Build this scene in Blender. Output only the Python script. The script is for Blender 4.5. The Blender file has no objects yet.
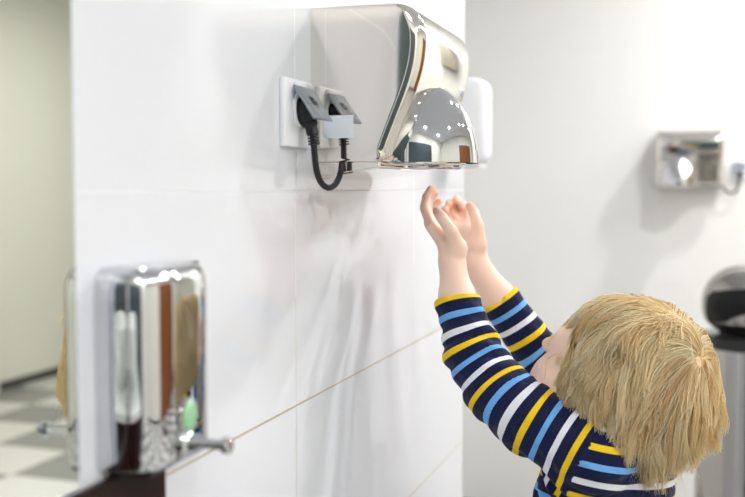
import bpy, bmesh, math, random
import numpy as np
from mathutils import Vector, Matrix
random.seed(7); rng = np.random.default_rng(11)
scn = bpy.context.scene
COL = scn.collection
PI = math.pi

# ------------------------------------------------------------------ materials
def mat(name):
    m = bpy.data.materials.new(name); m.use_nodes = True
    nt = m.node_tree; b = nt.nodes['Principled BSDF']
    return m, nt, b
def simple(name, col, rough=.5, metal=0, coat=0, spec=.5, trans=0, ior=1.45, noise=0):
    m, nt, b = mat(name)
    b.inputs['Base Color'].default_value = (*col, 1)
    b.inputs['Roughness'].default_value = rough
    b.inputs['Metallic'].default_value = metal
    b.inputs['Coat Weight'].default_value = coat
    b.inputs['Specular IOR Level'].default_value = spec
    b.inputs['Transmission Weight'].default_value = trans
    b.inputs['IOR'].default_value = ior
    if noise:
        n = nt.nodes.new('ShaderNodeTexNoise'); n.inputs['Scale'].default_value = 18; n.inputs['Detail'].default_value = 3
        tc = nt.nodes.new('ShaderNodeTexCoord'); nt.links.new(tc.outputs['Object'], n.inputs['Vector'])
        mp = nt.nodes.new('ShaderNodeMapRange'); mp.inputs['To Min'].default_value = max(0, rough-noise); mp.inputs['To Max'].default_value = rough+noise
        nt.links.new(n.outputs['Fac'], mp.inputs['Value']); nt.links.new(mp.outputs['Result'], b.inputs['Roughness'])
    return m
def math_n(nt, op, a, b=None, c=None):
    n = nt.nodes.new('ShaderNodeMath'); n.operation = op
    for i, v in enumerate((a, b, c)):
        if v is None: continue
        if isinstance(v, (int, float)): n.inputs[i].default_value = v
        else: nt.links.new(v, n.inputs[i])
    return n.outputs[0]
def tile_mat(name, axis, u0, du, v0, dv, base, grout, rough=.12, w=.0014):
    """glazed wall tile: grout lines at u0 + k du and v0 + k dv"""
    m, nt, b = mat(name)
    g = nt.nodes.new('ShaderNodeTexCoord')
    s = nt.nodes.new('ShaderNodeSeparateXYZ'); nt.links.new(g.outputs['Object'], s.inputs[0])
    def line(src, o, d):
        f = math_n(nt, 'FRACT', math_n(nt, 'DIVIDE', math_n(nt, 'SUBTRACT', src, o), d))
        e = math_n(nt, 'MULTIPLY', math_n(nt, 'MINIMUM', f, math_n(nt, 'SUBTRACT', 1.0, f)), d)
        return math_n(nt, 'LESS_THAN', e, w), f
    lu, fu = line(s.outputs[axis], u0, du); lv, fv = line(s.outputs[2], v0, dv)
    msk = math_n(nt, 'MAXIMUM', math_n(nt, 'MULTIPLY', lu, .55), lv)
    mx = nt.nodes.new('ShaderNodeMix'); mx.data_type = 'RGBA'
    nt.links.new(msk, mx.inputs['Factor'])
    mx.inputs['A'].default_value = (*base, 1)
    gr = nt.nodes.new('ShaderNodeMix'); gr.data_type = 'RGBA'      # upper joints nearly the tile colour, lower ones in the grout colour
    nt.links.new(math_n(nt, 'LESS_THAN', s.outputs[2], .80), gr.inputs['Factor'])
    gr.inputs['A'].default_value = (*[c*.985 for c in base], 1); gr.inputs['B'].default_value = (*grout, 1)
    nt.links.new(gr.outputs['Result'], mx.inputs['B'])
    nt.links.new(mx.outputs['Result'], b.inputs['Base Color'])
    rr = math_n(nt, 'MULTIPLY_ADD', msk, .5, rough); nt.links.new(rr, b.inputs['Roughness'])
    n = nt.nodes.new('ShaderNodeTexNoise'); n.inputs['Scale'].default_value = 5; nt.links.new(g.outputs['Object'], n.inputs['Vector'])
    h = math_n(nt, 'SUBTRACT', math_n(nt, 'MULTIPLY', n.outputs['Fac'], .25), msk)
    bp = nt.nodes.new('ShaderNodeBump'); bp.inputs['Strength'].default_value = .12; bp.inputs['Distance'].default_value = .001
    nt.links.new(h, bp.inputs['Height']); nt.links.new(bp.outputs[0], b.inputs['Normal'])
    return m
def floor_mat():
    m, nt, b = mat('checkered_floor_tiles')
    g = nt.nodes.new('ShaderNodeNewGeometry')
    c = nt.nodes.new('ShaderNodeTexChecker'); c.inputs['Scale'].default_value = 2.4
    c.inputs['Color1'].default_value = (.56, .56, .54, 1); c.inputs['Color2'].default_value = (.20, .205, .20, 1)
    mp = nt.nodes.new('ShaderNodeMapping'); mp.inputs['Rotation'].default_value = (0, 0, 0); mp.inputs['Location'].default_value = (.07, .13, .05)
    nt.links.new(g.outputs['Position'], mp.inputs[0]); nt.links.new(mp.outputs[0], c.inputs['Vector'])
    nt.links.new(c.outputs['Color'], b.inputs['Base Color']); b.inputs['Roughness'].default_value = .25
    return m

M = {}
M['tile'] = tile_mat('white_glazed_wall_tile', 1, 1.28, .6, .947, .3, (.74, .758, .81), (.42, .36, .25))
M['tile_back'] = tile_mat('grey_white_wall_tile', 0, .10, .6, .947, .3, (.745, .745, .73), (.72, .72, .705), rough=.25)
M['tile_side'] = tile_mat('white_side_wall_tile', 1, 1.28, .6, .947, .3, (.78, .78, .765), (.72, .71, .69))
M['cream'] = simple('cream_wall_paint', (.74, .74, .66), .5, noise=.05)
M['lightgrey'] = simple('light_grey_wall_paint', (.80, .785, .745), .5, noise=.05)
M['ceiling'] = simple('pale_grey_ceiling_paint', (.77, .79, .84), .8)
M['floor'] = floor_mat()
M['dark'] = simple('dark_skirting', (.03, .028, .026), .4)
M['wood_dark'] = simple('dark_brown_lacquered_wood', (.018, .006, .004), .3, spec=.25)
M['chrome'] = simple('polished_chrome', (.66, .67, .69), .04, 1)
M['chrome_soft'] = simple('polished_steel', (.83, .80, .745), .06, 1)
M['bin_steel'] = simple('mirror_polished_bin_steel', (.42, .41, .39), .10, 1)
M['steel'] = simple('brushed_steel', (.50, .49, .46), .22, 1)
M['white_pl'] = simple('white_plastic', (.86, .88, .92), .3)
M['label'] = simple('white_label_paper', (.80, .85, .93), .45)
M['black'] = simple('black_rubber', (.012, .013, .016), .38)
M['black_gloss'] = simple('black_gloss_plastic', (.015, .015, .016), .12)
M['smoke'] = simple('smoky_clear_plastic', (.46, .51, .58), .18, trans=.6)
M['green'] = simple('green_sight_glass', (.30, .58, .34), .15, coat=.6)
M['mirror'] = simple('silvered_glass', (.83, .86, .81), .0, 1)
M['mirror_edge'] = simple('pale_polished_glass_edge', (.72, .76, .86), .2)
M['ceramic'] = simple('white_ceramic', (.85, .88, .86), .1, coat=.5)
M['door_brown'] = simple('brown_door_veneer', (.20, .065, .018), .35)
M['teal'] = simple('dark_teal_laminate', (.05, .075, .085), .4)
M['beige'] = simple('beige_painted_steel', (.36, .335, .27), .4)
M['grate'] = simple('dark_outlet_mesh', (.05, .05, .05), .5)

def skin_mat():
    m, nt, b = mat('fair_skin')
    a = nt.nodes.new('ShaderNodeAttribute'); a.attribute_name = 'tint'
    nt.links.new(a.outputs['Color'], b.inputs['Base Color'])
    b.inputs['Roughness'].default_value = .5
    b.inputs['Subsurface Weight'].default_value = .25
    b.inputs['Subsurface Radius'].default_value = (.012, .004, .002)
    b.inputs['Subsurface Scale'].default_value = .5
    n = nt.nodes.new('ShaderNodeTexNoise'); n.inputs['Scale'].default_value = 140; g = nt.nodes.new('ShaderNodeNewGeometry')
    nt.links.new(g.outputs['Position'], n.inputs['Vector'])
    bp = nt.nodes.new('ShaderNodeBump'); bp.inputs['Strength'].default_value = .12; bp.inputs['Distance'].default_value = .001
    nt.links.new(n.outputs['Fac'], bp.inputs['Height']); nt.links.new(bp.outputs[0], b.inputs['Normal'])
    return m
def hair_mat():
    m, nt, b = mat('blond_hair')
    a = nt.nodes.new('ShaderNodeAttribute'); a.attribute_name = 'strand'
    r = nt.nodes.new('ShaderNodeValToRGB'); e = r.color_ramp.elements
    e[0].position = 0; e[0].color = (.58, .36, .15, 1); e[1].position = 1; e[1].color = (1, .92, .68, 1)
    for p, c in ((.25, (.85, .62, .31, 1)), (.6, (.97, .82, .51, 1)), (.85, (1, .88, .59, 1))):
        q = e.new(p); q.color = c
    nt.links.new(a.outputs['Fac'], r.inputs['Fac']); nt.links.new(r.outputs[0], b.inputs['Base Color'])
    b.inputs['Roughness'].default_value = .32; b.inputs['Specular IOR Level'].default_value = .6
    tr = nt.nodes.new('ShaderNodeBsdfTranslucent'); nt.links.new(r.outputs[0], tr.inputs['Color'])
    mx = nt.nodes.new('ShaderNodeMixShader'); mx.inputs[0].default_value = .40
    nt.links.new(b.outputs[0], mx.inputs[1]); nt.links.new(tr.outputs[0], mx.inputs[2])
    nt.links.new(mx.outputs[0], nt.nodes['Material Output'].inputs['Surface'])
    return m
PITCH = .0190
def shirt_mat():
    m, nt, b = mat('navy_striped_jersey')
    a = nt.nodes.new('ShaderNodeAttribute'); a.attribute_name = 'stripe'
    # u in metres from the cuff; repeats yellow, blue, white with navy between
    u = math_n(nt, 'FRACT', math_n(nt, 'DIVIDE', a.outputs['Fac'], PITCH*3))
    r = nt.nodes.new('ShaderNodeValToRGB'); r.color_ramp.interpolation = 'CONSTANT'; e = r.color_ramp.elements
    navy = (.006, .010, .050, 1)
    e[0].position = 0; e[0].color = (.88, .60, .015, 1); e[1].position = .115; e[1].color = navy
    for p, c in ((.333, (.16, .42, .83, 1)), (.452, navy), (.667, (.80, .82, .88, 1)), (.785, navy)):
        q = e.new(p); q.color = c
    nt.links.new(u, r.inputs['Fac']); nt.links.new(r.outputs[0], b.inputs['Base Color'])
    b.inputs['Roughness'].default_value = .85; b.inputs['Specular IOR Level'].default_value = .2
    b.inputs['Sheen Weight'].default_value = .08
    g = nt.nodes.new('ShaderNodeNewGeometry')
    n = nt.nodes.new('ShaderNodeTexNoise'); n.inputs['Scale'].default_value = 34; n.inputs['Detail'].default_value = 2
    nt.links.new(g.outputs['Position'], n.inputs['Vector'])
    bp = nt.nodes.new('ShaderNodeBump'); bp.inputs['Strength'].default_value = .8; bp.inputs['Distance'].default_value = .010
    nt.links.new(n.outputs['Fac'], bp.inputs['Height']); nt.links.new(bp.outputs[0], b.inputs['Normal'])
    return m
M['skin'] = skin_mat(); M['hair'] = hair_mat(); M['shirt'] = shirt_mat()
M['denim'] = simple('blue_denim', (.05, .09, .2), .8)
M['shoe'] = simple('navy_shoe_leather', (.03, .04, .08), .5)
M['sole'] = simple('white_rubber_sole', (.75, .75, .72), .6)
M['eye'] = simple('eye_white', (.85, .85, .85), .1)
M['iris'] = simple('blue_iris', (.08, .2, .4), .1)

# ------------------------------------------------------------------ helpers
def obj(name, bm, m, parent=None, smooth=True, angle=None):
    me = bpy.data.meshes.new(name)
    bm.normal_update(); bm.to_mesh(me); bm.free()
    o = bpy.data.objects.new(name, me); COL.objects.link(o)
    if isinstance(m, (list, tuple)):
        for x in m: me.materials.append(x)
    else: me.materials.append(m)
    if smooth:
        me.polygons.foreach_set('use_smooth', [True]*len(me.polygons))
        if angle is not None:
            me.set_sharp_from_angle(angle=math.radians(angle))
    if parent is not None: o.parent = parent
    return o
def tag(o, label, cat, group=None):
    o['label'] = label; o['category'] = cat
    if group: o['group'] = group
    return o
def thing(name, label, cat, loc=(0, 0, 0), rz=0, group=None):
    o = bpy.data.objects.new(name, None); COL.objects.link(o); o.location = loc; o.rotation_euler = (0, 0, rz)
    o.empty_display_size = .05
    return tag(o, label, cat, group)
def struct(name, bm, m, parent=None, **k):
    o = obj(name, bm, m, parent, **k)
    o['kind'] = 'structure'
    return o
def copy_thing(root, loc, rz, label, group=None):
    r = root.copy(); COL.objects.link(r); r.location = loc; r.rotation_euler = (0, 0, rz); r['label'] = label
    if group: r['group'] = group
    for ch in list(root.children):
        c = ch.copy(); COL.objects.link(c); c.parent = r
        for g in list(ch.children):
            d = g.copy(); COL.objects.link(d); d.parent = c
    return r
def box(bm, x0, x1, y0, y1, z0, z1, bev=0, seg=3):
    vs = [bm.verts.new((x, y, z)) for x in (x0, x1) for y in (y0, y1) for z in (z0, z1)]
    f = [(0, 1, 3, 2), (4, 6, 7, 5), (0, 4, 5, 1), (2, 3, 7, 6), (0, 2, 6, 4), (1, 5, 7, 3)]
    fs = [bm.faces.new([vs[i] for i in q]) for q in f]
    if bev:
        es = list({e for q in fs for e in q.edges})
        bmesh.ops.bevel(bm, geom=es, offset=bev, segments=seg, profile=.5, affect='EDGES')
    return bm
def BX(*a, **k): return box(bmesh.new(), *a, **k)
def frame_of(d):
    d = Vector(d).normalized(); u = Vector((0, 0, 1)) if abs(d.z) < .9 else Vector((1, 0, 0))
    a = d.cross(u).normalized(); return a, d.cross(a).normalized()
def tube(bm, pts, r, n=12, caps=True):
    pts = [Vector(p) for p in pts]; rs = r if isinstance(r, (list, tuple)) else [r]*len(pts)
    rings = []; prev = None
    for i, p in enumerate(pts):
        d = (pts[min(i+1, len(pts)-1)] - pts[max(i-1, 0)]).normalized()
        if prev is None: a, b = frame_of(d)
        else:
            a = (prev - d*prev.dot(d)).normalized(); b = d.cross(a)
        prev = a
        rings.append([bm.verts.new(p + a*math.cos(2*PI*k/n)*rs[i] + b*math.sin(2*PI*k/n)*rs[i]) for k in range(n)])
    for q, w in zip(rings, rings[1:]):
        for k in range(n): bm.faces.new((q[k], q[(k+1) % n], w[(k+1) % n], w[k]))
    if caps:
        bm.faces.new(list(reversed(rings[0]))); bm.faces.new(rings[-1])
    return bm
def lathe(bm, prof, axis='z', c=(0, 0, 0), n=40):
    """prof: (radius, along) pairs"""
    rings = []
    for r, h in prof:
        if r < 1e-6:
            p = {'z': (0, 0, h), 'x': (h, 0, 0), 'y': (0, h, 0)}[axis]
            rings.append([bm.verts.new(Vector(c)+Vector(p))]); continue
        ring = []
        for k in range(n):
            a = 2*PI*k/n; u, v = r*math.cos(a), r*math.sin(a)
            p = {'z': (u, v, h), 'x': (h, u, v), 'y': (v, h, u)}[axis]
            ring.append(bm.verts.new(Vector(c)+Vector(p)))
        rings.append(ring)
    for q, w in zip(rings, rings[1:]):
        if len(q) == 1 and len(w) == 1: continue
        for k in range(n):
            k2 = (k+1) % n
            if len(q) == 1: bm.faces.new((q[0], w[k2], w[k]))
            elif len(w) == 1: bm.faces.new((q[k], q[k2], w[0]))
            else: bm.faces.new((q[k], q[k2], w[k2], w[k]))
    if len(rings[0]) > 1: bm.faces.new(list(reversed(rings[0])))
    if len(rings[-1]) > 1: bm.faces.new(rings[-1])
    bmesh.ops.recalc_face_normals(bm, faces=bm.faces)
    return bm
def bezier(pts, n=10):
    """smooth curve through points (Catmull-Rom)"""
    P_ = [Vector(p) for p in pts]; P_ = [2*P_[0]-P_[1]] + P_ + [2*P_[-1]-P_[-2]]
    out = []
    for i in range(1, len(P_)-2):
        a, b, c, d = P_[i-1:i+3]
        for k in range(n):
            t = k/n
            out.append(.5*((2*b)+(c-a)*t+(2*a-5*b+4*c-d)*t*t+(3*b-a-3*c+d)*t**3))
    out.append(P_[-2]); return out

# ------------------------------------------------------------------ the room
YW, XR, YF, ZC, FZ, YE, XP = 4.70, 4.44, -1.7, 2.55, -.56, 8.2, 2.0
struct('floor', BX(-1.1, XR+.1, YF-.1, YE+.1, FZ-.1, FZ), M['floor'], smooth=False)
struct('ceiling', BX(-1.1, XR+.1, YF-.1, YE+.1, ZC, ZC+.1), M['ceiling'], smooth=False)
struct('wall_left', BX(-1.0, 0, YF, 2.31, FZ, ZC), M['tile'], smooth=False)
struct('wall_recess', BX(-1.1, -1.0, YF, YW, FZ, ZC), M['tile_side'], smooth=False)
struct('wall_back', BX(-1.1, XP, YW, YE, FZ, ZC), M['tile_back'], smooth=False)
struct('wall_end', BX(-1.1, XR+.1, YE, YE+.1, FZ, ZC), M['cream'], smooth=False)
struct('wall_right', BX(XR, XR+.1, YF, YE, FZ, ZC), M['cream'], smooth=False)
struct('wall_front', BX(-1.1, XR+.1, YF-.1, YF, FZ, ZC), M['lightgrey'], smooth=False)
struct('baseboard_right', BX(XR-.012, XR, YF+.1, YE, FZ, FZ+.06, bev=.002, seg=1), M['dark'], smooth=False)
# unseen dark door added behind the viewpoint to darken the chrome reflections
def door(name, x0, x1, m, hx):
    f = bmesh.new()
    box(f, x0-.06, x0, YF, YF+.04, FZ, 1.95); box(f, x1, x1+.06, YF, YF+.04, FZ, 1.95); box(f, x0-.06, x1+.06, YF, YF+.04, 1.95, 2.01)
    d = struct(name, f, M['lightgrey'], smooth=False)
    struct('door_leaf', BX(x0+.003, x1-.003, YF+.002, YF+.03, FZ+.008, 1.945), m, d, smooth=False)
    h = bmesh.new(); lathe(h, [(.025, 0), (.025, .006), (.009, .008), (.009, .045)], 'y', (hx, YF+.03, 0.85), 20)
    tube(h, [(hx, YF+.07, 0.85), (hx-.11, YF+.07, 0.85)], .008, 12)
    struct('door_handle', h, M['steel'], d)
door('added_dark_door', .12, 2.3, M['teal'], 2.2)
f = bmesh.new(); y0, y1 = 2.2, 6.05; ym = (y0+y1)/2
box(f, XR-.04, XR, y0-.06, y0, FZ, 1.95); box(f, XR-.04, XR, y1, y1+.06, FZ, 1.95); box(f, XR-.04, XR, y0-.06, y1+.06, 1.95, 2.01)
d1 = struct('door_1', f, M['lightgrey'], smooth=False)
struct('door_leaf', BX(XR-.03, XR-.002, y0+.003, ym-.002, FZ+.008, 1.945), M['door_brown'], d1, smooth=False)
struct('door_leaf', BX(XR-.03, XR-.002, ym+.002, y1-.003, FZ+.008, 1.945), M['door_brown'], d1, smooth=False)
h = bmesh.new(); tube(h, [(XR-.03, ym+.1, .85), (XR-.085, ym+.1, .85), (XR-.085, ym+.24, .85)], .010, 12)
struct('door_handle', h, M['steel'], d1)

# ceiling downlights
LX, LY = (1.25, 2.9), (-.8, 1.1, 2.95, 4.0, 6.3)  # second row is a lamp added to fill the shadow on the left wall
PW = {-.5: 30, .9: 26, 2.35: 34, 3.55: 22}
EN = 1.0
proto = None
for j, x in enumerate(LX):
    for i, y in enumerate(LY):
        if (y > YW or y == 1.1) and x < XP: continue   # the pier stands in one spot; the added fill row keeps one lamp
        side = 'the mirror wall' if j == 0 else 'the cream wall'
        row = ('at the door end', 'added as shadow fill above the wash counter end', 'in mid room', 'nearest the far wall', 'in the deep end')[i]
        lb = 'round ceiling downlight %s, towards %s' % (row, side)
        if proto is None:
            proto = thing('ceiling_light', lb, 'ceiling light', (x, y, ZC), 0, 'round downlights in the ceiling')
            r = bmesh.new(); lathe(r, [(.068, -.001), (.085, -.001), (.085, -.004), (.080, -.010), (.070, -.010), (.068, -.004)], 'z', n=40)
            # annular trim: remove the closing discs
            for f in [f for f in r.faces if len(f.verts) > 4]: r.faces.remove(f)
            obj('trim_ring', r, M['white_pl'], proto)
            em, nt, b = mat('downlight_lens'); b.inputs['Base Color'].default_value = (.9, .9, .9, 1)
            b.inputs['Emission Color'].default_value = (1, .985, .965, 1); b.inputs['Emission Strength'].default_value = 1
            b.inputs['Emission Strength'].default_value = 400*EN
            l = bmesh.new(); lathe(l, [(0, -.006), (.067, -.006), (.067, -.002), (0, -.002)], 'z', n=32)
            obj('lens', l, em, proto)
            EM = em
        else:
            copy_thing(proto, (x, y, ZC), 0, lb, 'round downlights in the ceiling')

# ------------------------------------------------------------------ mirror, splashback, counter
mir = thing('wall_mirror', 'frameless wall mirror beside the chrome soap dispenser, reflecting the room', 'mirror', (0, -.07, .68))
def place(o):  # parts given in world coordinates under a moved root
    o.matrix_parent_inverse = Matrix.Translation(-o.parent.location) if o.parent.rotation_euler.z == 0 else o.parent.matrix_basis.inverted()
    return o
place(obj('mirror_glass', BX(.0045, .005, -.9, .7605, .68, 2.1), M['mirror'], mir, smooth=False))
place(obj('mirror_edge', BX(.0005, .0045, -.902, .7645, .678, 2.102), M['mirror_edge'], mir, smooth=False))
tag(obj('splashback_board', BX(.0005, .010, -1.2, .905, FZ, .676, bev=.0015, seg=1), M['wood_dark'], smooth=False),
    'dark brown splashback board on the wall under the mirror and the soap dispenser', 'splashback')
van = thing('wash_counter', 'white wash basin counter standing behind the viewpoint below the mirror', 'counter', (.25, -.5, FZ))
place(obj('counter_cabinet', BX(.022, .42, -1.15, .18, FZ, .56, bev=.004), M['wood_dark'], van, angle=40))
place(obj('counter_top', BX(.021, .46, -1.18, .2, .56, .60, bev=.006), M['ceramic'], van, angle=40))
bs = bmesh.new(); lathe(bs, [(.0, .601), (.10, .601), (.155, .66), (.175, .715), (.168, .717), (.145, .665), (.09, .618), (0, .612)], 'z', (.23, -.1, 0), 48)
place(obj('basin', bs, M['ceramic'], van))

# ------------------------------------------------------------------ chrome hand dryer
DW = .302
dry = thing('hand_dryer', 'large polished chrome hand dryer on the tiled wall above the raised hands', 'hand dryer', (0, 1.339, .988), 0, 'chrome hand dryers on the walls')
H = .219
prof = [(0.0, 0.0), (.06, 0), (.108, 0)]
prof += [(.114, .004)]
prof += [(.122, .026), (.134, .055), (.1465, .085), (.156, .110), (.1625, .133), (.1655, .155), (.166, .172)]
for k in range(1, 9):    # rounded shoulder up to the top
    a = k/9*PI/2*.93; prof.append((.128+.038*math.cos(a), .172+(H-.172)*math.sin(a)))
prof += [(.118, H), (.06, H), (0, H)]
def resample(p, n):
    P_ = [Vector(q) for q in p]; L = [0]
    for a, b in zip(P_, P_[1:]): L.append(L[-1]+(b-a).length)
    out = []; j = 0
    for i in range(n):
        t = L[-1]*i/(n-1)
        while j < len(L)-2 and L[j+1] < t: j += 1
        out.append(P_[j].lerp(P_[j+1], (t-L[j])/(L[j+1]-L[j])))
    return out
pr = resample(prof, 90)
for _ in range(3): pr = [pr[0]] + [(pr[i-1]+pr[i]*2+pr[i+1])/4 for i in range(1, len(pr)-1)] + [pr[-1]]
pr[0].x = pr[-1].x = 0
nr = []
for i, p in enumerate(pr):
    d = (pr[min(i+1, 89)]-pr[max(i-1, 0)]).normalized(); nr.append(Vector((d.y, -d.x)))
nr[0] = Vector((0, -1)); nr[-1] = Vector((0, 1))
def rad(i):   # edge rounding: small at the top and bottom, wide on the front
    f = max(0, nr[i].x); f = f*f*(3-2*f)
    return .0055+.0145*f
bm = bmesh.new(); rows = []
NK = 9
for side in (0, 1):
    for k in (range(NK+1) if side == 0 else range(NK, -1, -1)):
        a = k/NK*PI/2; row = []
        for i, p in enumerate(pr):
            r = rad(i); ins = r*(1-math.sin(a)); q = p-nr[i]*ins
            y = r*(1-math.cos(a)); y = y if side == 0 else DW-y
            row.append(bm.verts.new((max(0, q.x), y, q.y)))
        rows.append(row)
for a, b in zip(rows, rows[1:]):
    for i in range(89): bm.faces.new((a[i], a[i+1], b[i+1], b[i]))
f0 = bm.faces.new(rows[0]); f1 = bm.faces.new(list(reversed(rows[-1])))
bmesh.ops.recalc_face_normals(bm, faces=bm.faces)
cov = obj('dryer_cover', bm, M['chrome_soft'], dry, angle=50)
# arched nozzle hood bulging from the lower front, flat cut underneath
bm = bmesh.new(); cy, cx, rx, ry, rz = .146, .098, .112, .092, .128
rings = []
for j in range(25):
    e = j/24*PI/2; ring = []
    for k in range(64):
        a = 2*PI*k/64
        ca, sa = math.cos(a), math.sin(a)
        se = lambda v, p: math.copysign(abs(v)**p, v)
        ring.append(bm.verts.new((cx+rx*se(ca, .8)*math.cos(e)**.8, cy+ry*se(sa, .9)*math.cos(e)**.8, .0005+rz*math.sin(e)**.95)))
    rings.append(ring)
for q, w in zip(rings[:-1], rings[1:-1]):
    for k in range(64): bm.faces.new((q[k], q[(k+1) % 64], w[(k+1) % 64], w[k]))
tv = bm.verts.new((cx, cy, rz+.0005))
for k in range(64): bm.faces.new((rings[-2][k], rings[-2][(k+1) % 64], tv))
for v in rings[-1]: bm.verts.remove(v)
noz = obj('nozzle_hood', bm, M['chrome'], dry)
# underside plate and outlet
bm = bmesh.new(); box(bm, .002, .100, .012, DW-.012, -.024, .002)
for v in bm.verts:
    if v.co.z < -.01 and v.co.x > .05: v.co.z = -.009
bmesh.ops.bevel(bm, geom=bm.edges[:], offset=.003, segments=3, affect='EDGES')
obj('base_plate', bm, M['chrome_soft'], dry, angle=40)
bm = bmesh.new(); lathe(bm, [(0, -.0035), (.030, -.0035), (.036, -.009), (.040, -.009), (.043, -.001), (0, -.001)], 'z', (.145, cy, 0), 40)
obj('air_outlet', bm, M['chrome'], dry)
bm = bmesh.new(); lathe(bm, [(0, -.003), (.092, -.003), (.092, .004), (0, .004)], 'z', (0, 0, 0), 48)
for v in bm.verts: v.co = Vector((cx+v.co.x*1.02, cy+v.co.y, v.co.z))
obj('outlet_rim', bm, M['chrome_soft'], dry)
bm = bmesh.new(); box(bm, .0195, .064, -.0009, .0002, .0335, .0655)
lab = obj('rating_label', bm, M['label'], dry, smooth=False); lab['label'] = 'blank pale sticker'
dry2 = copy_thing(dry, (.340, YW, .965), -PI/2, 'small distant blurred chrome hand dryer on the far wall', 'chrome hand dryers on the walls')

dry2.scale = (1, .93, 1.1)
for ch in dry2.children:
    if ch.name.split('.')[0] in ('nozzle_hood', 'air_outlet', 'outlet_rim'): ch.location.y -= .045   # the hood sits off centre
# sockets and plugs ------------------------------------------------
soc = thing('wall_socket', 'square white wall socket with a raised smoky lid beside the large hand dryer', 'socket', (0, 1.226, 1.006), 0, 'white wall sockets with plugs')
obj('socket_plate', BX(0, .0085, 0, .098, 0, .092, bev=.0025), M['white_pl'], soc, angle=40)
bm = bmesh.new(); lathe(bm, [(0, .008), (.026, .008), (.026, .0125), (.023, .0125), (.021, .009), (0, .009)], 'x', (0, .052, .052), 32)
obj('socket_rim', bm, M['white_pl'], soc)
bm = bmesh.new(); box(bm, 0, .0035, -.034, .034, -.054, 0, bev=.0015)
rot = Matrix.Rotation(math.radians(-33), 4, 'Y')
for v in bm.verts: v.co = rot @ v.co
bmesh.ops.translate(bm, verts=bm.verts, vec=(.0125, .050, .081))
lid = obj('socket_lid', bm, M['smoke'], soc, angle=40); lid['label'] = 'smoky translucent hinged lid'
bm = bmesh.new(); tube(bm, [(.0115, .028, .084), (.0115, .076, .084)], .004, 12)
obj('lid_hinge', bm, M['white_pl'], soc)
soc2 = copy_thing(soc, (.637, YW, .985), -PI/2, 'blurred white wall socket on the far wall beside the small distant dryer', 'white wall sockets with plugs')
cord = thing('power_cord', 'black angled plug and short cable hanging from the socket under the large hand dryer', 'power cord', (0, 1.278, 1.05))
bm = bmesh.new()
lathe(bm, [(.0, .0092), (.0185, .0092), (.020, .016), (.019, .026), (.013, .0315), (0, .033)], 'x', (0, 0, .006), 32)
tube(bm, bezier([(.020, 0, .0), (.024, 0, -.014), (.027, .0, -.026)], 6), [.0105]*7+[.0085]*6, 16)
for k in range(5):
    tube(bm, [(.0268+.0004*k, 0, -.022-.004*k), (.0270+.0004*k, 0, -.0243-.004*k)], .0078, 16)
obj('plug', bm, M['black'], cord, angle=50)
bm = bmesh.new()
tube(bm, bezier([(.0270, 0, -.026), (.0285, .002, -.050), (.030, .006, -.075), (.033, .016, -.092), (.038, .032, -.099), (.042, .050, -.093), (.043, .066, -.078), (.043, .072, -.062)], 10), .0044, 14)
obj('cable', bm, M['black'], cord)
cord2 = copy_thing(cord, (.689, YW, 1.029), -PI/2, 'blurred black plug and cable in the far wall socket')
cord['group'] = cord2['group'] = 'black plugs with cables'
# turn the far cable's slack the other way: it runs back to its own dryer on the left
cord2.scale = (1, -1, 1)

tb = thing('reflection_box', 'unseen beige box added high on the far wall right of the distant dryer', 'added box', (.85, YW+.001, 1.30))  # made-up box, placed to show as a darker patch in the dryer front
bm = bmesh.new(); box(bm, 0, .30, -.11, 0, 0, .42, bev=.012)
obj('reflection_box_cover', bm, M['beige'], tb, angle=40)
bm = bmesh.new(); box(bm, .03, .27, -.10, -.02, -.004, .004, bev=.001)
obj('reflection_box_slot', bm, M['black'], tb, angle=40)
# white dispenser beyond the dryer
wd = thing('paper_dispenser', 'tall rounded white plastic dispenser on the wall just beyond the large hand dryer', 'dispenser', (0, 2.06, 1.0))
obj('dispenser_body', BX(0, .100, 0, .11, 0, .185, bev=.028, seg=6), M['white_pl'], wd, angle=60)
bm = bmesh.new(); box(bm, .02, .085, .03, .10, -.006, .004, bev=.002)
obj('dispenser_outlet', bm, M['white_pl'], wd, angle=40)

# ------------------------------------------------------------------ chrome soap dispenser
SX, SY0, SY1, SZ0, SZ1 = .060, .795, .932, .684, .873
sd = thing('soap_dispenser', 'rectangular polished chrome wall soap dispenser with green sight glass and push lever', 'soap dispenser', (0, SY0, SZ0))
w_, d_, h_ = SY1-SY0, SX, SZ1-SZ0
def sect(n=72):
    """plan outline: flat back on the wall, rounded bulging front"""
    out = []
    for i in range(n+1):
        a = -PI/2+PI*i/n; c, s = math.cos(a), math.sin(a)
        p = 2/3.7
        out.append((d_*abs(c)**p*1.0, w_/2+w_/2*math.copysign(abs(s)**p, s)))
    return out
pl = sect(); bm = bmesh.new(); rows = []
lv = [(0, .9), (.0015, .945), (.004, .975), (.010, 1), (.06, 1), (.12, 1), (.155, 1), (.168, .998), (.176, .985), (.182, .96), (.187, .915), (.190, .85), (.192, .74)]
for z, s in lv:
    rows.append([bm.verts.new((x*s + (0 if x < 1e-5 else 0), w_/2+(y-w_/2)*(.25+.75*s if s < 1 else 1), z)) for x, y in pl])
for a, b in zip(rows, rows[1:]):
    for i in range(len(pl)-1): bm.faces.new((a[i], a[i+1], b[i+1], b[i]))
    bm.faces.new((a[-1], a[0], b[0], b[-1]))
bm.faces.new(list(reversed(rows[0]))); bm.faces.new(rows[-1])
bmesh.ops.recalc_face_normals(bm, faces=bm.faces)
obj('dispenser_body', bm, M['chrome'], sd, angle=60)
bm = bmesh.new(); box(bm, .001, .044, .012, w_-.012, h_-.003, h_+.004, bev=.0035, seg=4)
obj('refill_lid', bm, M['chrome'], sd, angle=60)
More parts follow.
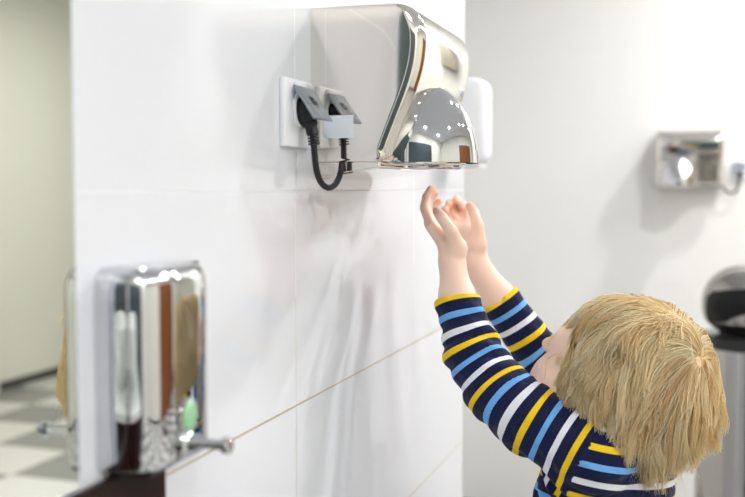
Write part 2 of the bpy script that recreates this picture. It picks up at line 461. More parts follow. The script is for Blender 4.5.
obj('bottom_tray', BX(.004, d_*.8, .014, w_-.014, -.005, .001, bev=.002), M['black_gloss'], sd, angle=40)
ly = .065
bm = bmesh.new()
lathe(bm, [(0, d_-.004), (.0185, d_-.004), (.0185, d_+.002), (.016, d_+.003), (.016, d_+.0022), (0, d_+.0022)], 'x', (0, ly, .044), 36)
obj('sight_glass_ring', bm, M['chrome'], sd, angle=50)
bm = bmesh.new(); lathe(bm, [(0, d_), (.0145, d_), (.014, d_+.0035), (.008, d_+.0058), (0, d_+.0065)], 'x', (0, ly, .044), 32)
for v in bm.verts: v.co.z = .044+(v.co.z-.044)*1.15
g = obj('sight_glass', bm, M['green'], sd); g['label'] = 'green oval level window'
bm = bmesh.new()
lathe(bm, [(0, d_-.004), (.014, d_-.004), (.014, d_+.004), (.011, d_+.008), (.0085, d_+.010), (.0085, d_+.018), (.005, d_+.021), (.005, d_+.044), (.0085, d_+.045), (.0085, d_+.050), (.006, d_+.052), (0, d_+.052)], 'x', (0, ly-.010, .0215), 32)
obj('push_lever', bm, M['chrome'], sd, angle=50)

# ------------------------------------------------------------------ waste bin at the far right
bn = thing('waste_bin', 'tall chrome waste bin with a glossy domed lid behind the child', 'bin', (.705, 3.42, FZ))
bm = bmesh.new(); lathe(bm, [(0, .025), (.182, .025), (.182, .03), (.180, .05), (.178, .55), (.176, .95), (.172, 1.005), (0, 1.005)], 'z', n=64)
obj('bin_body', bm, M['bin_steel'], bn, angle=50)
bm = bmesh.new(); lathe(bm, [(0, 0), (.178, 0), (.184, .006), (.184, .022), (.178, .026), (0, .026)], 'z', n=64)
obj('bin_base', bm, M['black_gloss'], bn, angle=40)
bm = bmesh.new(); lathe(bm, [(0, 1.003), (.166, 1.003), (.176, 1.007), (.178, 1.020), (.176, 1.040), (.160, 1.044), (0, 1.044)], 'z', n=64)
obj('bin_rim', bm, M['black_gloss'], bn, angle=40)
bm = bmesh.new(); lathe(bm, [(0, 1.042), (.110, 1.042), (.115, 1.052), (.135, 1.066), (.148, 1.076)] + [(.168*math.cos(t)**.7, 1.14+.125*math.sin(t)) for t in np.linspace(-.45, PI/2-.02, 20)] + [(0, 1.265)], 'z', n=64)
obj('domed_lid', bm, M['bin_steel'], bn, angle=60)
# black band over the dome front, standing in for a dark reflection
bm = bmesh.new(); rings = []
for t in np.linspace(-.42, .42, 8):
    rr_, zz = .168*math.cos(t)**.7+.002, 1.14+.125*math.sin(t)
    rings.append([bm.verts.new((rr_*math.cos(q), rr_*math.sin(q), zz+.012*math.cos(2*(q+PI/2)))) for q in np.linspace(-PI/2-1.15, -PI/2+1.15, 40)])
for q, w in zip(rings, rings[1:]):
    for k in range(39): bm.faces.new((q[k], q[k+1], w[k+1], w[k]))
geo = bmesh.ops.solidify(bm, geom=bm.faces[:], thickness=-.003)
obj('dark_reflection_band', bm, M['black_gloss'], bn, angle=50)

# ------------------------------------------------------------------ the child: signed distance modelling
class Field:
    def __init__(s, lo, hi, h):
        s.lo = np.array(lo, float); s.h = h
        s.n = np.ceil((np.array(hi)-s.lo)/h).astype(int)+1
        s.f = np.full(s.n, .05, np.float32)
    def sub(s, lo, hi, pad):
        a = np.clip(np.floor((np.array(lo)-pad-s.lo)/s.h).astype(int), 0, s.n); b = np.clip(np.ceil((np.array(hi)+pad-s.lo)/s.h).astype(int)+1, 0, s.n)
        ax = [s.lo[i]+s.h*np.arange(a[i], b[i]) for i in range(3)]
        X = np.meshgrid(*ax, indexing='ij', sparse=True)
        return (slice(a[0], b[0]), slice(a[1], b[1]), slice(a[2], b[2])), X
    def add(s, d, sl, k):
        f = s.f[sl]; hh = np.maximum(k-np.abs(f-d), 0)/k
        s.f[sl] = np.minimum(f, d)-hh*hh*k*.25
    def cut(s, d, sl, k=.001):     # subtract
        f = s.f[sl]; d = -d; hh = np.maximum(k-np.abs(f-d), 0)/k
        s.f[sl] = np.maximum(f, d)+hh*hh*k*.25
    def cone(s, a, b, ra, rb, k=.01, op='add'):
        a = np.array(a, float); b = np.array(b, float); r = max(ra, rb)
        sl, X = s.sub(np.minimum(a, b)-r, np.maximum(a, b)+r, k+.008)
        d = cone_d(X, a, b, ra, rb)
        (s.add if op == 'add' else s.cut)(d.astype(np.float32), sl, k)
    def ell(s, c, r, R=None, k=.01, op='add'):
        c = np.array(c, float); r = np.array(r, float); m = r.max()
        sl, X = s.sub(c-m, c+m, k+.008)
        d = ell_d(X, c, r, R)
        (s.add if op == 'add' else s.cut)(d.astype(np.float32), sl, k)
def cone_d(X, a, b, ra, rb):
    ab = b-a; L = ab@ab
    t = sum((X[i]-a[i])*ab[i] for i in range(3))/L; t = np.clip(t, 0, 1)
    q = sum((X[i]-a[i]-t*ab[i])**2 for i in range(3))
    return np.sqrt(q)-(ra+(rb-ra)*t)
def ell_d(X, c, r, R=None):
    if R is None: R = np.eye(3)
    D = [X[i]-c[i] for i in range(3)]
    q = [sum(D[i]*R[j][i] for i in range(3)) for j in range(3)]
    k0 = np.sqrt(sum((q[j]/r[j])**2 for j in range(3)))+1e-9; k1 = np.sqrt(sum((q[j]/r[j]**2)**2 for j in range(3)))+1e-9
    return k0*(k0-1)/k1
def surface(F):
    """naive surface nets -> verts, quads"""
    f = F.f; ins = f < 0
    c = np.zeros(np.array(f.shape)-1, np.uint8)
    for i in (0, 1):
        for j in (0, 1):
            for k in (0, 1):
                c += ins[i:f.shape[0]-1+i, j:f.shape[1]-1+j, k:f.shape[2]-1+k]
    act = (c > 0) & (c < 8)
    ijk = np.argwhere(act); idx = np.full(act.shape, -1, np.int32); idx[act] = np.arange(len(ijk))
    acc = np.zeros((len(ijk), 3)); cnt = np.zeros(len(ijk))
    C = [(i, j, k) for i in (0, 1) for j in (0, 1) for k in (0, 1)]
    val = {o: f[ijk[:, 0]+o[0], ijk[:, 1]+o[1], ijk[:, 2]+o[2]] for o in C}
    for o in C:
        for ax in range(3):
            if o[ax]: continue
            p = list(o); p[ax] = 1; p = tuple(p)
            v0, v1 = val[o], val[p]; m = (v0 < 0) != (v1 < 0)
            t = v0/np.where(m, v0-v1, 1)
            pt = np.array(o, float)[None]+np.zeros((len(ijk), 1)); pt[:, ax] = t
            acc[m] += pt[m]; cnt[m] += 1
    V = F.lo+(ijk+acc/cnt[:, None])*F.h
    Q = []
    for ax in range(3):
        a1, a2 = (ax+1) % 3, (ax+2) % 3
        s0 = [slice(None)]*3; s1 = [slice(None)]*3; s0[ax] = slice(0, -1); s1[ax] = slice(1, None)
        e = ins[tuple(s0)] != ins[tuple(s1)]
        p = np.argwhere(e); p = p[(p[:, a1] > 0) & (p[:, a2] > 0) & (p[:, a1] < f.shape[a1]-1) & (p[:, a2] < f.shape[a2]-1)]
        d1 = np.zeros(3, int); d1[a1] = 1; d2 = np.zeros(3, int); d2[a2] = 1
        g = lambda q: idx[q[:, 0], q[:, 1], q[:, 2]]
        q = np.stack([g(p-d1-d2), g(p-d2), g(p), g(p-d1)], 1)
        fl = ~ins[p[:, 0], p[:, 1], p[:, 2]]
        q[fl] = q[fl][:, ::-1]
        Q.append(q)
    return V, np.concatenate(Q)
def relax(V, Q, n=2, w=.5):
    E = np.concatenate([Q[:, [0, 1]], Q[:, [1, 2]], Q[:, [2, 3]], Q[:, [3, 0]]])
    deg = np.bincount(E.ravel(), minlength=len(V))[:, None]
    for _ in range(n):
        S = np.zeros_like(V)
        for i in range(3):
            S[:, i] = np.bincount(E[:, 0], V[E[:, 1], i], len(V))+np.bincount(E[:, 1], V[E[:, 0], i], len(V))
        V = V*(1-w)+w*S/np.maximum(deg, 1)
    return V
def mesh_np(name, V, Q, m, parent=None, smooth=True):
    me = bpy.data.meshes.new(name)
    k = Q.shape[1]
    me.vertices.add(len(V)); me.vertices.foreach_set('co', V.astype(np.float32).ravel())
    me.loops.add(Q.size); me.loops.foreach_set('vertex_index', Q.astype(np.int32).ravel())
    me.polygons.add(len(Q)); me.polygons.foreach_set('loop_start', np.arange(0, Q.size, k, dtype=np.int32))
    me.polygons.foreach_set('loop_total', np.full(len(Q), k, np.int32))
    me.update(calc_edges=True); me.validate()
    if smooth: me.polygons.foreach_set('use_smooth', np.ones(len(me.polygons), bool))
    me.materials.append(m)
    o = bpy.data.objects.new(name, me); COL.objects.link(o)
    if parent is not None:
        o.parent = parent; o.matrix_parent_inverse = Matrix.Translation(-parent.location)
    return o
def nrm(v): v = np.array(v, float); return v/np.linalg.norm(v)

# joints (world metres)
LARM = [(0.4256, 1.0647, 0.6681), (0.3573, 1.0781, 0.701), (0.3202, 1.0917, 0.7258), (0.2897, 1.1052, 0.7637), (0.267, 1.1214, 0.8216), (0.2581, 1.1328, 0.8646)]
RARM = [(0.478, 1.252, 0.655), (0.4176, 1.2565, 0.6901), (0.3516, 1.2386, 0.7346), (0.2946, 1.2249, 0.8141), (0.2668, 1.2175, 0.8589)]
LPALM = [(0.2572, 1.1362, 0.8784), (0.2481, 1.1435, 0.8943)]
LI = [(0.2322, 1.1344, 0.9062), (0.2222, 1.1418, 0.9271), (0.2224, 1.1501, 0.94), (0.2259, 1.1575, 0.9495)]
LM = [(0.2272, 1.1487, 0.908), (0.2188, 1.1566, 0.928), (0.2202, 1.1652, 0.9399), (0.2243, 1.1708, 0.9477)]
LR = [(0.2258, 1.1631, 0.9063), (0.2175, 1.1709, 0.9253), (0.2193, 1.1778, 0.9373), (0.2245, 1.1818, 0.944)]
LP = [(0.229, 1.175, 0.9011), (0.2218, 1.183, 0.9178), (0.2228, 1.1887, 0.9287), (0.2273, 1.1905, 0.9342)]
LT = [(0.2647, 1.1295, 0.8812), (0.2609, 1.1155, 0.9015), (0.2502, 1.1158, 0.9168), (0.243, 1.1204, 0.9236)]
RI = [(0.2488, 1.2567, 0.9097), (0.2431, 1.2669, 0.9236), (0.2423, 1.2558, 0.9302), (0.2425, 1.2436, 0.9279)]
RM = [(0.2405, 1.2585, 0.9083), (0.2344, 1.2699, 0.9287), (0.2338, 1.2581, 0.9366), (0.2352, 1.2444, 0.9342)]
RR = [(0.2348, 1.2491, 0.906), (0.2273, 1.258, 0.9237), (0.2267, 1.2471, 0.9316), (0.2283, 1.2353, 0.9292)]
RP = [(0.2332, 1.2342, 0.9001), (0.2252, 1.2399, 0.9151), (0.2248, 1.231, 0.9242), (0.228, 1.2208, 0.9219)]
RT = [(0.2706, 1.2109, 0.8829), (0.2718, 1.2079, 0.9041), (0.266, 1.2136, 0.9199), (0.26, 1.2177, 0.9284)]
RPALM = [(0.2654, 1.2179, 0.8738), (0.2562, 1.23, 0.8918)]
HIP = np.array((.398, 1.132, .385)); NECK = np.array((.452, 1.160, .668))
HC = np.array((.4550, 1.132, .7475)); HS = .98
hF = nrm((-0.8545, 0.2938, 0.4181)); hU = np.array((0.4516, -0.0928, 0.8552)); hU = nrm(hU-hF*(hU@hF)); hL = np.cross(hU, hF)
HR = np.array([hL, hF, hU])
def hp(l, f, u): return HC+HS*(hL*l+hF*f+hU*u)
tU = nrm(NECK-HIP); tL = nrm((-.059, -.208, .0)); tL = nrm(tL-tU*(tL@tU)); tF = np.cross(tL, tU)
if tF[0] > 0: tF = -tF
TR = np.array([tL, tF, tU])
def tp(l, f, u): return HIP+tL*l+tF*f+tU*u
TLEN = np.linalg.norm(NECK-HIP)

def torso(F, g):
    F.ell(tp(0, .004, TLEN-.085), (.098+g, .066+g, .105+g), TR, .03)
    F.ell(tp(0, .012, .10), (.082+g, .074+g, .11+g), TR, .03)
    F.ell(tp(0, -.002, .01), (.085+g, .072+g, .06+g), TR, .03)
    F.cone(LARM[0], RARM[0], .036+g, .036+g, .04)
def arms(F, g, body=True):
    if body:
        rl = [.034, .029, .027, .0245, .0195, .0153]; rr = [.034, .030, .027, .0200, .0153]
    else:
        rl = [.042, .0372, .035, .031, .0240, .0236]; rr = [.041, .036, .030, .0238, .0234]
    for P_, r in ((LARM, rl), (RARM, rr)):
        for i in range(len(P_)-1): F.cone(P_[i], P_[i+1], r[i], r[i+1], .012)
F = Field((.18, .93, -.16), (.62, 1.40, .965), .0021)
torso(F, 0); arms(F, 0)
F.cone(NECK-tU*.02, hp(0, -.022, -.035), .034, .034, .02)
# head
F.ell(hp(0, -.010, .012), np.array((.069, .082, .072))*HS, HR, .01)
F.ell(hp(0, .028, -.036), np.array((.056, .052, .056))*HS, HR, .03)
for s in (-1, 1):
    F.ell(hp(s*.041, .048, -.036), np.array((.031, .034, .032))*HS, HR, .016)
F.ell(hp(0, .062, -.078), np.array((.020, .017, .016))*HS, HR, .018)
F.ell(hp(0, .050, .024), np.array((.045, .025, .030))*HS, HR, .02)
for s in (-1, 1):
    F.ell(hp(s*.029, .091, -.004), np.array((.014, .012, .010))*HS, HR, .012, 'cut')
F.cone(hp(0, .080, .004), hp(0, .092, -.018), .006*HS, .008*HS, .010)
F.ell(hp(0, .094, -.020), np.array((.0085, .009, .0075))*HS, HR, .006)
for s in (-1, 1): F.ell(hp(s*.007, .088, -.022), np.array((.006, .006, .005))*HS, HR, .004)
F.ell(hp(0, .080, -.046), np.array((.017, .009, .006))*HS, HR, .006)
F.ell(hp(0, .078, -.056), np.array((.014, .009, .006))*HS, HR, .005)
F.ell(hp(0, .0885, -.0510), np.array((.016, .006, .0016))*HS, HR, .003, 'cut')
for s in (-1, 1):
    F.ell(hp(s*.073, -.006, -.012), np.array((.007, .016, .024))*HS, HR, .006)
    F.ell(hp(s*.080, -.003, -.010), np.array((.004, .009, .015))*HS, HR, .004, 'cut')
for s in (-1, 1): F.ell(hp(s*.044, .054, .004), np.array((.018, .022, .024))*HS, HR, .012)
# legs
HJ = {1: tp(.048, 0, -.005), -1: tp(-.048, 0, -.005)}
fwd = nrm((-.96, .27, 0)); lat = np.array((-.27, -.96, 0))
LEG = {}
for s in (1, -1):
    ank = np.array((.405, 1.14, -.0992))+lat*s*.055; kn = (HJ[s]+ank)/2+fwd*.018+np.array((0, 0, .01))
    LEG[s] = (HJ[s], kn, ank)
    F.cone(HJ[s], kn, .052, .038, .02); F.cone(kn, ank, .036, .024, .012)
    F.cone(ank, ank+fwd*.065+np.array((0, 0, -.018)), .022, .017, .01)
# hands
def hand(F, wrist, palm, fingers, thumb, rf):
    F.cone(wrist, palm[0], .0150, .0147, .006)
    F.cone(palm[0], palm[1], .0142, .0120, .006)
    for f in fingers:
        F.cone(palm[0], f[0], .0110, .0073, .004)
    for a, b in zip(fingers, fingers[1:]):
        m0 = (np.array(palm[1])+np.array(a[0])+np.array(b[0]))/3
        F.cone(palm[1], m0, .0093, .0075, .004)
    for f, r in zip(fingers, rf):
        F.cone(f[0], f[1], r*1.06, r, .0022); F.cone(f[1], f[2], r, r*.94, .0016); F.cone(f[2], f[3], r*.94, r*.84, .0014)
    F.cone(palm[0], thumb[0], .0115, .0110, .006)
    F.cone(thumb[0], thumb[1], .0110, .0078, .005); F.cone(thumb[1], thumb[2], .0074, .0066, .002); F.cone(thumb[2], thumb[3], .0066, .0058, .002)
hand(F, LARM[-1], LPALM, (LI, LM, LR, LP), LT, (.0058, .0059, .0057, .0050))
hand(F, RARM[-1], RPALM, (RI, RM, RR, RP), RT, (.0055, .0057, .0054, .0049))
V, Q = surface(F); V = relax(V, Q, 2, .45); del F
child = thing('person', 'blond toddler in a navy striped shirt reaching both cupped hands up to the dryer', 'person', (.40, 1.135, -.1442))
body = mesh_np('body', V, Q, M['skin'], child)
# natural colour: pinker fingertips and cheeks, blond fuzz on the scalp
tint = np.tile(np.array([.90, .66, .545, 1.0]), (len(V), 1))
pink = np.array([.84, .43, .30, 1]); 
def blend(w, c):
    global tint
    tint = tint*(1-w[:, None])+np.array(c)*w[:, None]
for ch in (LI, LM, LR, LP, LT, RI, RM, RR, RP, RT):
    d = np.linalg.norm(V-np.array(ch[3]), axis=1); blend(np.clip(1-d/.016, 0, 1)*.75, pink)
for s in (-1, 1):
    d = np.linalg.norm(V-hp(s*.04, .07, -.035), axis=1); blend(np.clip(1-d/.035, 0, 1)*.4, (.88, .52, .42, 1))
lh = (V-HC)@HR.T/HS
lip = np.clip(1-np.linalg.norm((lh-np.array((0, .085, -.051)))/np.array((.018, .012, .009)), axis=1), 0, 1); blend(np.clip(lip*3, 0, 1)*.7, (.7, .25, .22, 1))
dir_ = lh/np.maximum(np.linalg.norm(lh, axis=1), 1e-6)[:, None]
def hairy(d):    # where hair grows, in head directions (left, forward, up)
    return (d[:, 1] < .90*(d[:, 2] > .20)+.04*(d[:, 2] <= .14)) & (d[:, 2] > -.62+.9*np.clip(d[:, 1]+.3, 0, 1)) 
near = (np.linalg.norm(lh, axis=1) < .105) & hairy(dir_) & (lh[:, 2] > -.06)
part = np.exp(-((lh[:, 0]-.005)/.012)**2)*(lh[:, 2] > .03)*(lh[:, 1] > -.055)
blend(near*.85*(1-.85*part), (.85, .66, .40, 1))
a = body.data.color_attributes.new('tint', 'FLOAT_COLOR', 'POINT'); a.data.foreach_set('color', tint.astype(np.float32).ravel())
for s in (-1, 1):
    bm = bmesh.new(); bmesh.ops.create_uvsphere(bm, u_segments=24, v_segments=16, radius=.0102*HS)
    bmesh.ops.translate(bm, verts=bm.verts, vec=hp(s*.028, .0690, -.002))
    e = obj('eye', bm, M['eye'], child); e.matrix_parent_inverse = Matrix.Translation(-child.location)
    bm = bmesh.new(); bmesh.ops.create_uvsphere(bm, u_segments=20, v_segments=12, radius=.0062*HS)
    bmesh.ops.translate(bm, verts=bm.verts, vec=hp(s*.028, .0742, -.001))
    i_ = obj('iris', bm, M['iris'], e)

# shirt ------------------------------------------------------------
F = Field((.19, .94, .33), (.60, 1.36, .86), .0021)
torso(F, .008); arms(F, .008, False)
F.ell(tp(0, .002, .005), (.100, .088, .085), TR, .03)   # loose hem
# collar ring around the neck
ncol = tp(0, 0, TLEN-.004)
F.cone(ncol, ncol+nrm(hp(0, -.022, -.035)-ncol)*.016, .043, .041, .012)
# gentle folds in the cloth around elbows and armpits
ax = [F.lo[i]+F.h*np.arange(F.n[i]) for i in range(3)]
X = np.meshgrid(*ax, indexing='ij', sparse=True)
el = np.array(LARM[3]); el2 = np.array(RARM[2]); arp = np.array((.40, 1.08, .60))
for c, dr, s, am in ((el, nrm((-.3, .4, .85)), .05, .0022), (el2, nrm((-.5, .3, .8)), .04, .0018), (arp, nrm((-.4, .3, -.8)), .07, .0028), (np.array(LARM[1]), nrm((-.75, .5, .3)), .05, .0015)):
    r2 = sum((X[i]-c[i])**2 for i in range(3))
    ph = sum((X[i]-c[i])*dr[i] for i in range(3))
    ph2 = (X[0]-c[0])*.6-(X[2]-c[2])*.5+(X[1]-c[1])*.4
    F.f += (1.5*am*np.exp(-r2/s**2)*np.sin(ph*290+np.sin(ph2*60)*1.6)).astype(np.float32)
# cut at cuffs, hollow the cuffs, hem and neck opening
def axis(a, b, t): a, b = np.array(a), np.array(b); return a+(b-a)*t, nrm(b-a)
CL, dL = axis(LARM[4], LARM[5], .05); CR, dR = axis(RARM[3], RARM[4], .02)
for c, d in ((CL, dL), (CR, dR)):
    sl, Y = F.sub(c-.10, c+.10, 0)
    al = sum((Y[i]-c[i])*d[i] for i in range(3)); r = np.sqrt(sum((Y[i]-c[i])**2 for i in range(3)))
    dd = np.where(r < .09, -al, 1.0)
    F.cut(dd.astype(np.float32), sl, .0015)
    F.cone(c-d*.014, c+d*.03, .0205, .0209, .001, 'cut')
sl, Y = F.sub(F.lo, F.lo+F.n*F.h, 0)
F.cut((sum((Y[i]-(HIP-tU*.020)[i])*tU[i] for i in range(3))).astype(np.float32), sl, .002)
F.cone(ncol+tU*.0, ncol+nrm(hp(0, -.022, -.035)-ncol)*.04, .0365, .0385, .001, 'cut')
V, Q = surface(F); V = relax(V, Q, 2, .45); del F
shirt = mesh_np('striped_shirt', V, Q, M['shirt'], child)
# stripe coordinate: along the sleeve from the cuff, or down the torso from the collar
ctr = V[Q].mean(1)
def along(P_, pts, cuff):
    P_ = [np.array(p) for p in P_]; best = np.full(len(pts), 9.); out = np.zeros(len(pts)); L = 0; tot = []
    for a, b in zip(P_, P_[1:]):
        ab = b-a; l = np.linalg.norm(ab); t = ((pts-a)@ab)/(l*l); tc = np.clip(t, 0, 1)
        lo = np.where(t < 0, 0, tc); d = np.linalg.norm(pts-a-lo[:, None]*ab, axis=1)
        m = d < best; best[m] = d[m]; out[m] = (L+tc*l)[m]; L += l
    return out, best, L
def stripe_for(P_, cuff, pts):
    ext = [2*np.array(P_[0])-np.array(P_[1])]+list(P_)
    # smooth the polyline direction for even stripes
    ep = np.array([list(p) for p in bezier(ext, 6)])
    s, d, L = along(ep, pts, cuff)
    sc, _, _ = along(ep, np.array([cuff]), cuff)
    return (sc[0]-s), d
uL, dLd = stripe_for(LARM, CL, V); uR, dRd = stripe_for(RARM, CR, V)
_, dLc = stripe_for(LARM, CL, ctr); _, dRc = stripe_for(RARM, CR, ctr)
uT = (ncol-V)@tU+.010
for c_, u_ in ((el, uL), (el2, uR), (np.array(LARM[1]), uL)):
    rr2 = ((V-c_)**2).sum(1); u_ += .0032*np.exp(-rr2/.045**2)*np.sin(V@np.array((70., 55., -40.))+1)
tc_l = (ctr-NECK)@tL; tc_f = (ctr-NECK)@tF
L0, R0 = np.array(LARM[0]), np.array(RARM[0])
isL = ((ctr-L0)@nrm(np.array(LARM[1])-L0) > -.002) & (dLc < .056)
isR = ((ctr-R0)@nrm(np.array(RARM[1])-R0) > -.002) & (dRc < .056)
per = np.repeat(uT[Q][:, :, None], 1, 2)[:, :, 0]
st = np.where(isL[:, None], uL[Q], np.where(isR[:, None], uR[Q], per))
me = shirt.data
at = me.attributes.new('stripe', 'FLOAT', 'CORNER')
if len(me.loops) == st.size: at.data.foreach_set('value', (st+PITCH*3*4).astype(np.float32).ravel())

# trousers and shoes ------------------------------------------------
F = Field((.26, 1.0, -.11), (.52, 1.28, .43), .0032)
F.ell(tp(0, -.002, .0), (.090, .078, .045), TR, .02)
for s in (1, -1):
    h0, kn, ank = LEG[s]; F.cone(h0, kn, .053, .045, .015); F.cone(kn, ank, .045, .037, .012)
sl, Y = F.sub(F.lo, F.lo+F.n*F.h, 0)
F.cut((Y[2]+.074+0*Y[0]+0*Y[1]).astype(np.float32), sl, .002)
V, Q = surface(F); mesh_np('trousers', relax(V, Q, 1), Q, M['denim'], child)
for s in (1, -1):
    ank = LEG[s][2]; F = Field(ank-np.array((.14, .12, .05)), ank+np.array((.12, .12, .06)), .0025)
    R3 = np.array([lat, fwd, (0, 0, 1)])
    F.ell(ank+fwd*.035+np.array((0, 0, -.022)), (.034, .078, .030), R3, .01); F.cone(ank-fwd*.004, ank+np.array((0, 0, .028)), .032, .031, .02)
    sl, Y = F.sub(F.lo, F.lo+F.n*F.h, 0)
    F.cut((Y[2]+.1362+0*Y[0]+0*Y[1]).astype(np.float32), sl, .002)
    F.cone(ank+np.array((0, 0, .024)), ank+np.array((0, 0, .08)), .0265, .0275, .002, 'cut')
    V, Q = surface(F); sh = mesh_np('shoe', relax(V, Q, 1), Q, M['shoe'], child)
    bm = bmesh.new(); ring = []
    for z in (-.1442, -.1322):
        ring.append([bm.verts.new(Vector(ank*np.array((1, 1, 0))+fwd*(.035+.083*math.cos(2*PI*k/40))+lat*.037*math.sin(2*PI*k/40)*(1+.15*math.cos(2*PI*k/40)))+Vector((0, 0, z))) for k in range(40)])
    for k in range(40): bm.faces.new((ring[0][k], ring[0][(k+1) % 40], ring[1][(k+1) % 40], ring[1][k]))
    bm.faces.new(ring[1]); bm.faces.new(list(reversed(ring[0]))); bmesh.ops.recalc_face_normals(bm, faces=bm.faces)
    so = obj('sole', bm, M['sole'], sh, angle=40)
    so.matrix_parent_inverse = Matrix.Identity(4)

# hair ---------------------------------------------------------------
NS, NP = 19000, 17
ER = np.array((.071, .082, .075)); EC = np.array((0, -.010, .012))
whorl = nrm((.20, -.74, .62))
roots = []
while len(roots) < NS:
    d = rng.normal(size=(60000, 3)); d /= np.linalg.norm(d, axis=1)[:, None]
    k = hairy(d); 
    pk = np.exp(-((d[:, 0]-.06)/.07)**2)*((d[:, 2] > .35) & (d[:, 1] > -.75) & (d[:, 1] < .45))
    k &= rng.random(len(d)) > pk*.82
    k &= np.linalg.norm(d-whorl, axis=1) > .045
    roots += list(d[k])
D = np.array(roots[:NS])
p = EC+D*ER
lift = rng.random(NS)**1.6*.009+.001
tang = D-whorl*1.0
tang = D*1.0-whorl; tang -= D*np.sum(tang*D, 1)[:, None]; tang /= np.maximum(np.linalg.norm(tang, axis=1), .05)[:, None]
sw = np.cross(np.tile(whorl, (NS, 1)), D)*.25                        # slight swirl
side = np.sign(p[:, 0])[:, None]*np.array((1., 0, 0))*(.75*np.exp(-(p[:, 0]/.05)**2)*(p[:, 2] > 0))[:, None]
grav = HR@np.array((0, 0, -1.0))
d = tang+sw+side*1.4+D*.02; d /= np.linalg.norm(d, axis=1)[:, None]
length = rng.uniform(.095, .140, NS)*np.where(D[:, 1] > .45, .72, 1)
length *= np.where((p[:, 1] < -.02) & (p[:, 2] < -.01), .72, 1)
step = (length/(NP-1))[:, None]
PTS = np.zeros((NS, NP, 3)); PTS[:, 0] = p-D*.002
q = p.copy()
ph = rng.random((NS, 3))*6.28
for i in range(1, NP):
    t = i/(NP-1)
    flow = tang*.35
    jig = .06*np.sin(q*90+ph[:, ::-1]*.25)
    d = d*1.0+grav*(.17+.30*t)+flow*.40*(1-t)+side*.12*(1-t)+jig
    d /= np.linalg.norm(d, axis=1)[:, None]
    q = q+d*step
    # stay outside the skull and the face
    rr = ER+(lift*min(1, i/4))[:, None]
    g = np.linalg.norm((q-EC)/rr, axis=1); gmax = 1.02+.62*t**2.2; q = np.where((g > gmax)[:, None], EC+(q-EC)*(gmax/g)[:, None], q)
    g = np.minimum(g, gmax); m = g < 1
    n = (q-EC)/rr**2; n /= np.linalg.norm(n, axis=1)[:, None]
    q2 = EC+(q-EC)/g[:, None]; q = np.where(m[:, None], q2, q)
    dn = np.sum(d*n, 1)[:, None]; d = np.where(m[:, None] & (dn < 0), d-n*dn*.95, d)
    d /= np.linalg.norm(d, axis=1)[:, None]
    fc = np.array((0, .032, -.036)); fr = np.array((.064, .066, .062))+(lift*.6)[:, None]
    g = np.linalg.norm((q-fc)/fr, axis=1); q = np.where((g < 1)[:, None], fc+(q-fc)/np.maximum(g, .2)[:, None], q)
    PTS[:, i] = q
# the trim: every strand ends at the haircut's edge, shorter beside the face
FL = PTS[:, :, 1]
floor_ = .622+np.where(FL > -.04, .050, .038)*((FL+.040)/.065)**2+rng.normal(0, .009, (NS, 1))
WZ = (HC+HS*(PTS@HR))[:, :, 2]
below = WZ < floor_; fi = np.where(below.any(1), np.argmax(below, 1), NP-1).astype(float)
fi = np.clip(fi, 3, NP-1)
for a_ in range(0, NS):
    if fi[a_] < NP-1:
        tq = np.linspace(0, fi[a_], NP); i0 = np.minimum(tq.astype(int), NP-2); fr_ = (tq-i0)[:, None]
        PTS[a_] = PTS[a_, i0]*(1-fr_)+PTS[a_, i0+1]*fr_
# clumping
NCL = 420; ci = rng.choice(NS, NCL, replace=False)
cd = PTS[ci, 0]
own = np.zeros(NS, int)
for s0 in range(0, NS, 3000):
    own[s0:s0+3000] = np.argmin(((PTS[s0:s0+3000, None, 0]-cd[None])**2).sum(2), 1)
tt = np.linspace(0, 1, NP)
w = (.80*tt**1.1)[None, :, None]*rng.uniform(.55, 1, (NS, 1, 1))
PTS = PTS*(1-w)+PTS[ci][own]*w
cph = rng.random((NCL, 3))*6.28; camp = rng.uniform(.001, .0085, NCL)
wave = np.sin(tt[None, :, None]*rng.uniform(3, 9, NCL)[own][:, None, None]+cph[own][:, None, :])*camp[own][:, None, None]*(tt**1.2)[None, :, None]
PTS = PTS+wave+rng.normal(0, .0006, PTS.shape)*tt[None, :, None]
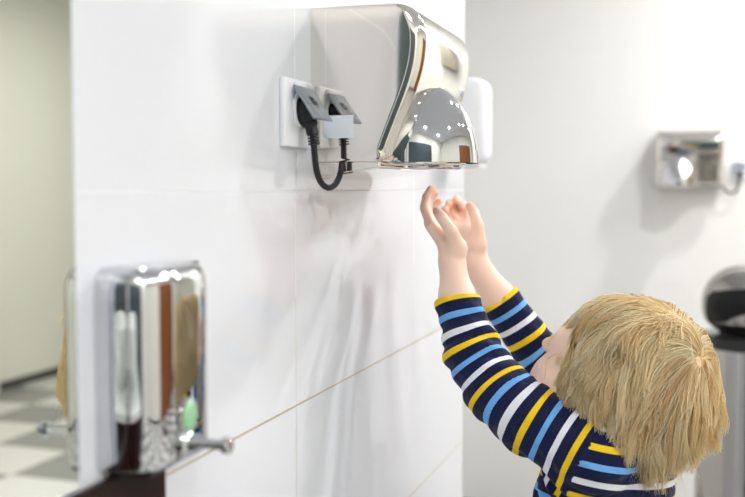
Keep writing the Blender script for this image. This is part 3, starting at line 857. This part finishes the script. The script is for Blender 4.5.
# flyaways
fl = rng.random(NS) < .006
PTS[fl] += rng.normal(0, .012, (fl.sum(), 1, 3))*(tt**1.5)[None, :, None]
WP = HC+HS*(PTS@HR)
T = np.gradient(WP, axis=1); T /= np.linalg.norm(T, axis=2)[:, :, None]
up = nrm((.3, .2, .93)); A = np.cross(T, up); A /= np.linalg.norm(A, axis=2)[:, :, None]+1e-9; B = np.cross(T, A)
rad_ = .00056*rng.uniform(.7, 1.2, (NS, 1))*np.clip(1.15-tt[None]**3, .2, 1)
VV = np.stack([WP+(A*math.cos(a)+B*math.sin(a))*rad_[:, :, None] for a in (0, 2*PI/3, 4*PI/3)], 2)   # NS,NP,3,3
base = (np.arange(NS)*NP*3)[:, None, None]+(np.arange(NP-1)*3)[None, :, None]
k = np.arange(3)[None, None, :]; k2 = (k+1) % 3
QQ = np.stack([base+k, base+k2, base+3+k2, base+3+k], 3).reshape(-1, 4)
hair = mesh_np('hair', VV.reshape(-1, 3), QQ, M['hair'], child)
cv = rng.normal(0, 1, NCL)[own]*.19+rng.normal(0, .06, NS)+.74
val = np.clip(cv[:, None]+(tt[None]-.4)*.22, 0, 1)
at = hair.data.attributes.new('strand', 'FLOAT', 'POINT'); at.data.foreach_set('value', np.repeat(val[:, :, None], 3, 2).astype(np.float32).ravel())

# the child stands in front of the dryer
K = 1.38; c0 = Vector((.533, 0, .95))
child.location = c0+(Vector((.40, 1.135, -.1442))-c0)*K; child.scale = (K, K, K)

# ------------------------------------------------------------------ camera, world, view
cd_ = bpy.data.cameras.new('camera'); cam = bpy.data.objects.new('camera', cd_); COL.objects.link(cam)
cam.location = (.533, 0, .95); cam.rotation_euler = (math.radians(90-3.43), 0, math.radians(18.2))
S = 5/6   # working units to metres; the floor goes to height zero
for o in [o for o in scn.objects if o.parent is None]:
    o.location = Vector((o.location.x, o.location.y, o.location.z-FZ))*S; o.scale = o.scale*S
cam.scale = (1, 1, 1)
cd_.sensor_width = 36; cd_.lens = 36*1000/745; cd_.clip_start = .02
cd_.dof.use_dof = True; cd_.dof.focus_distance = 1.50*S; cd_.dof.aperture_fstop = .0483/(.0165*S)
scn.camera = cam
wd_ = bpy.data.worlds.new('world'); scn.world = wd_; wd_.use_nodes = True
wd_.node_tree.nodes['Background'].inputs[0].default_value = (.9, .93, 1, 1); wd_.node_tree.nodes['Background'].inputs[1].default_value = .3
scn.view_settings.view_transform = 'Standard'; scn.view_settings.look = 'None'; scn.view_settings.gamma = 1
scn.view_settings.exposure = .93
scn.cycles.max_bounces = 16; scn.cycles.diffuse_bounces = 8; scn.cycles.glossy_bounces = 8
scn.cycles.sample_clamp_indirect = 8
scn.cycles.use_denoising = True
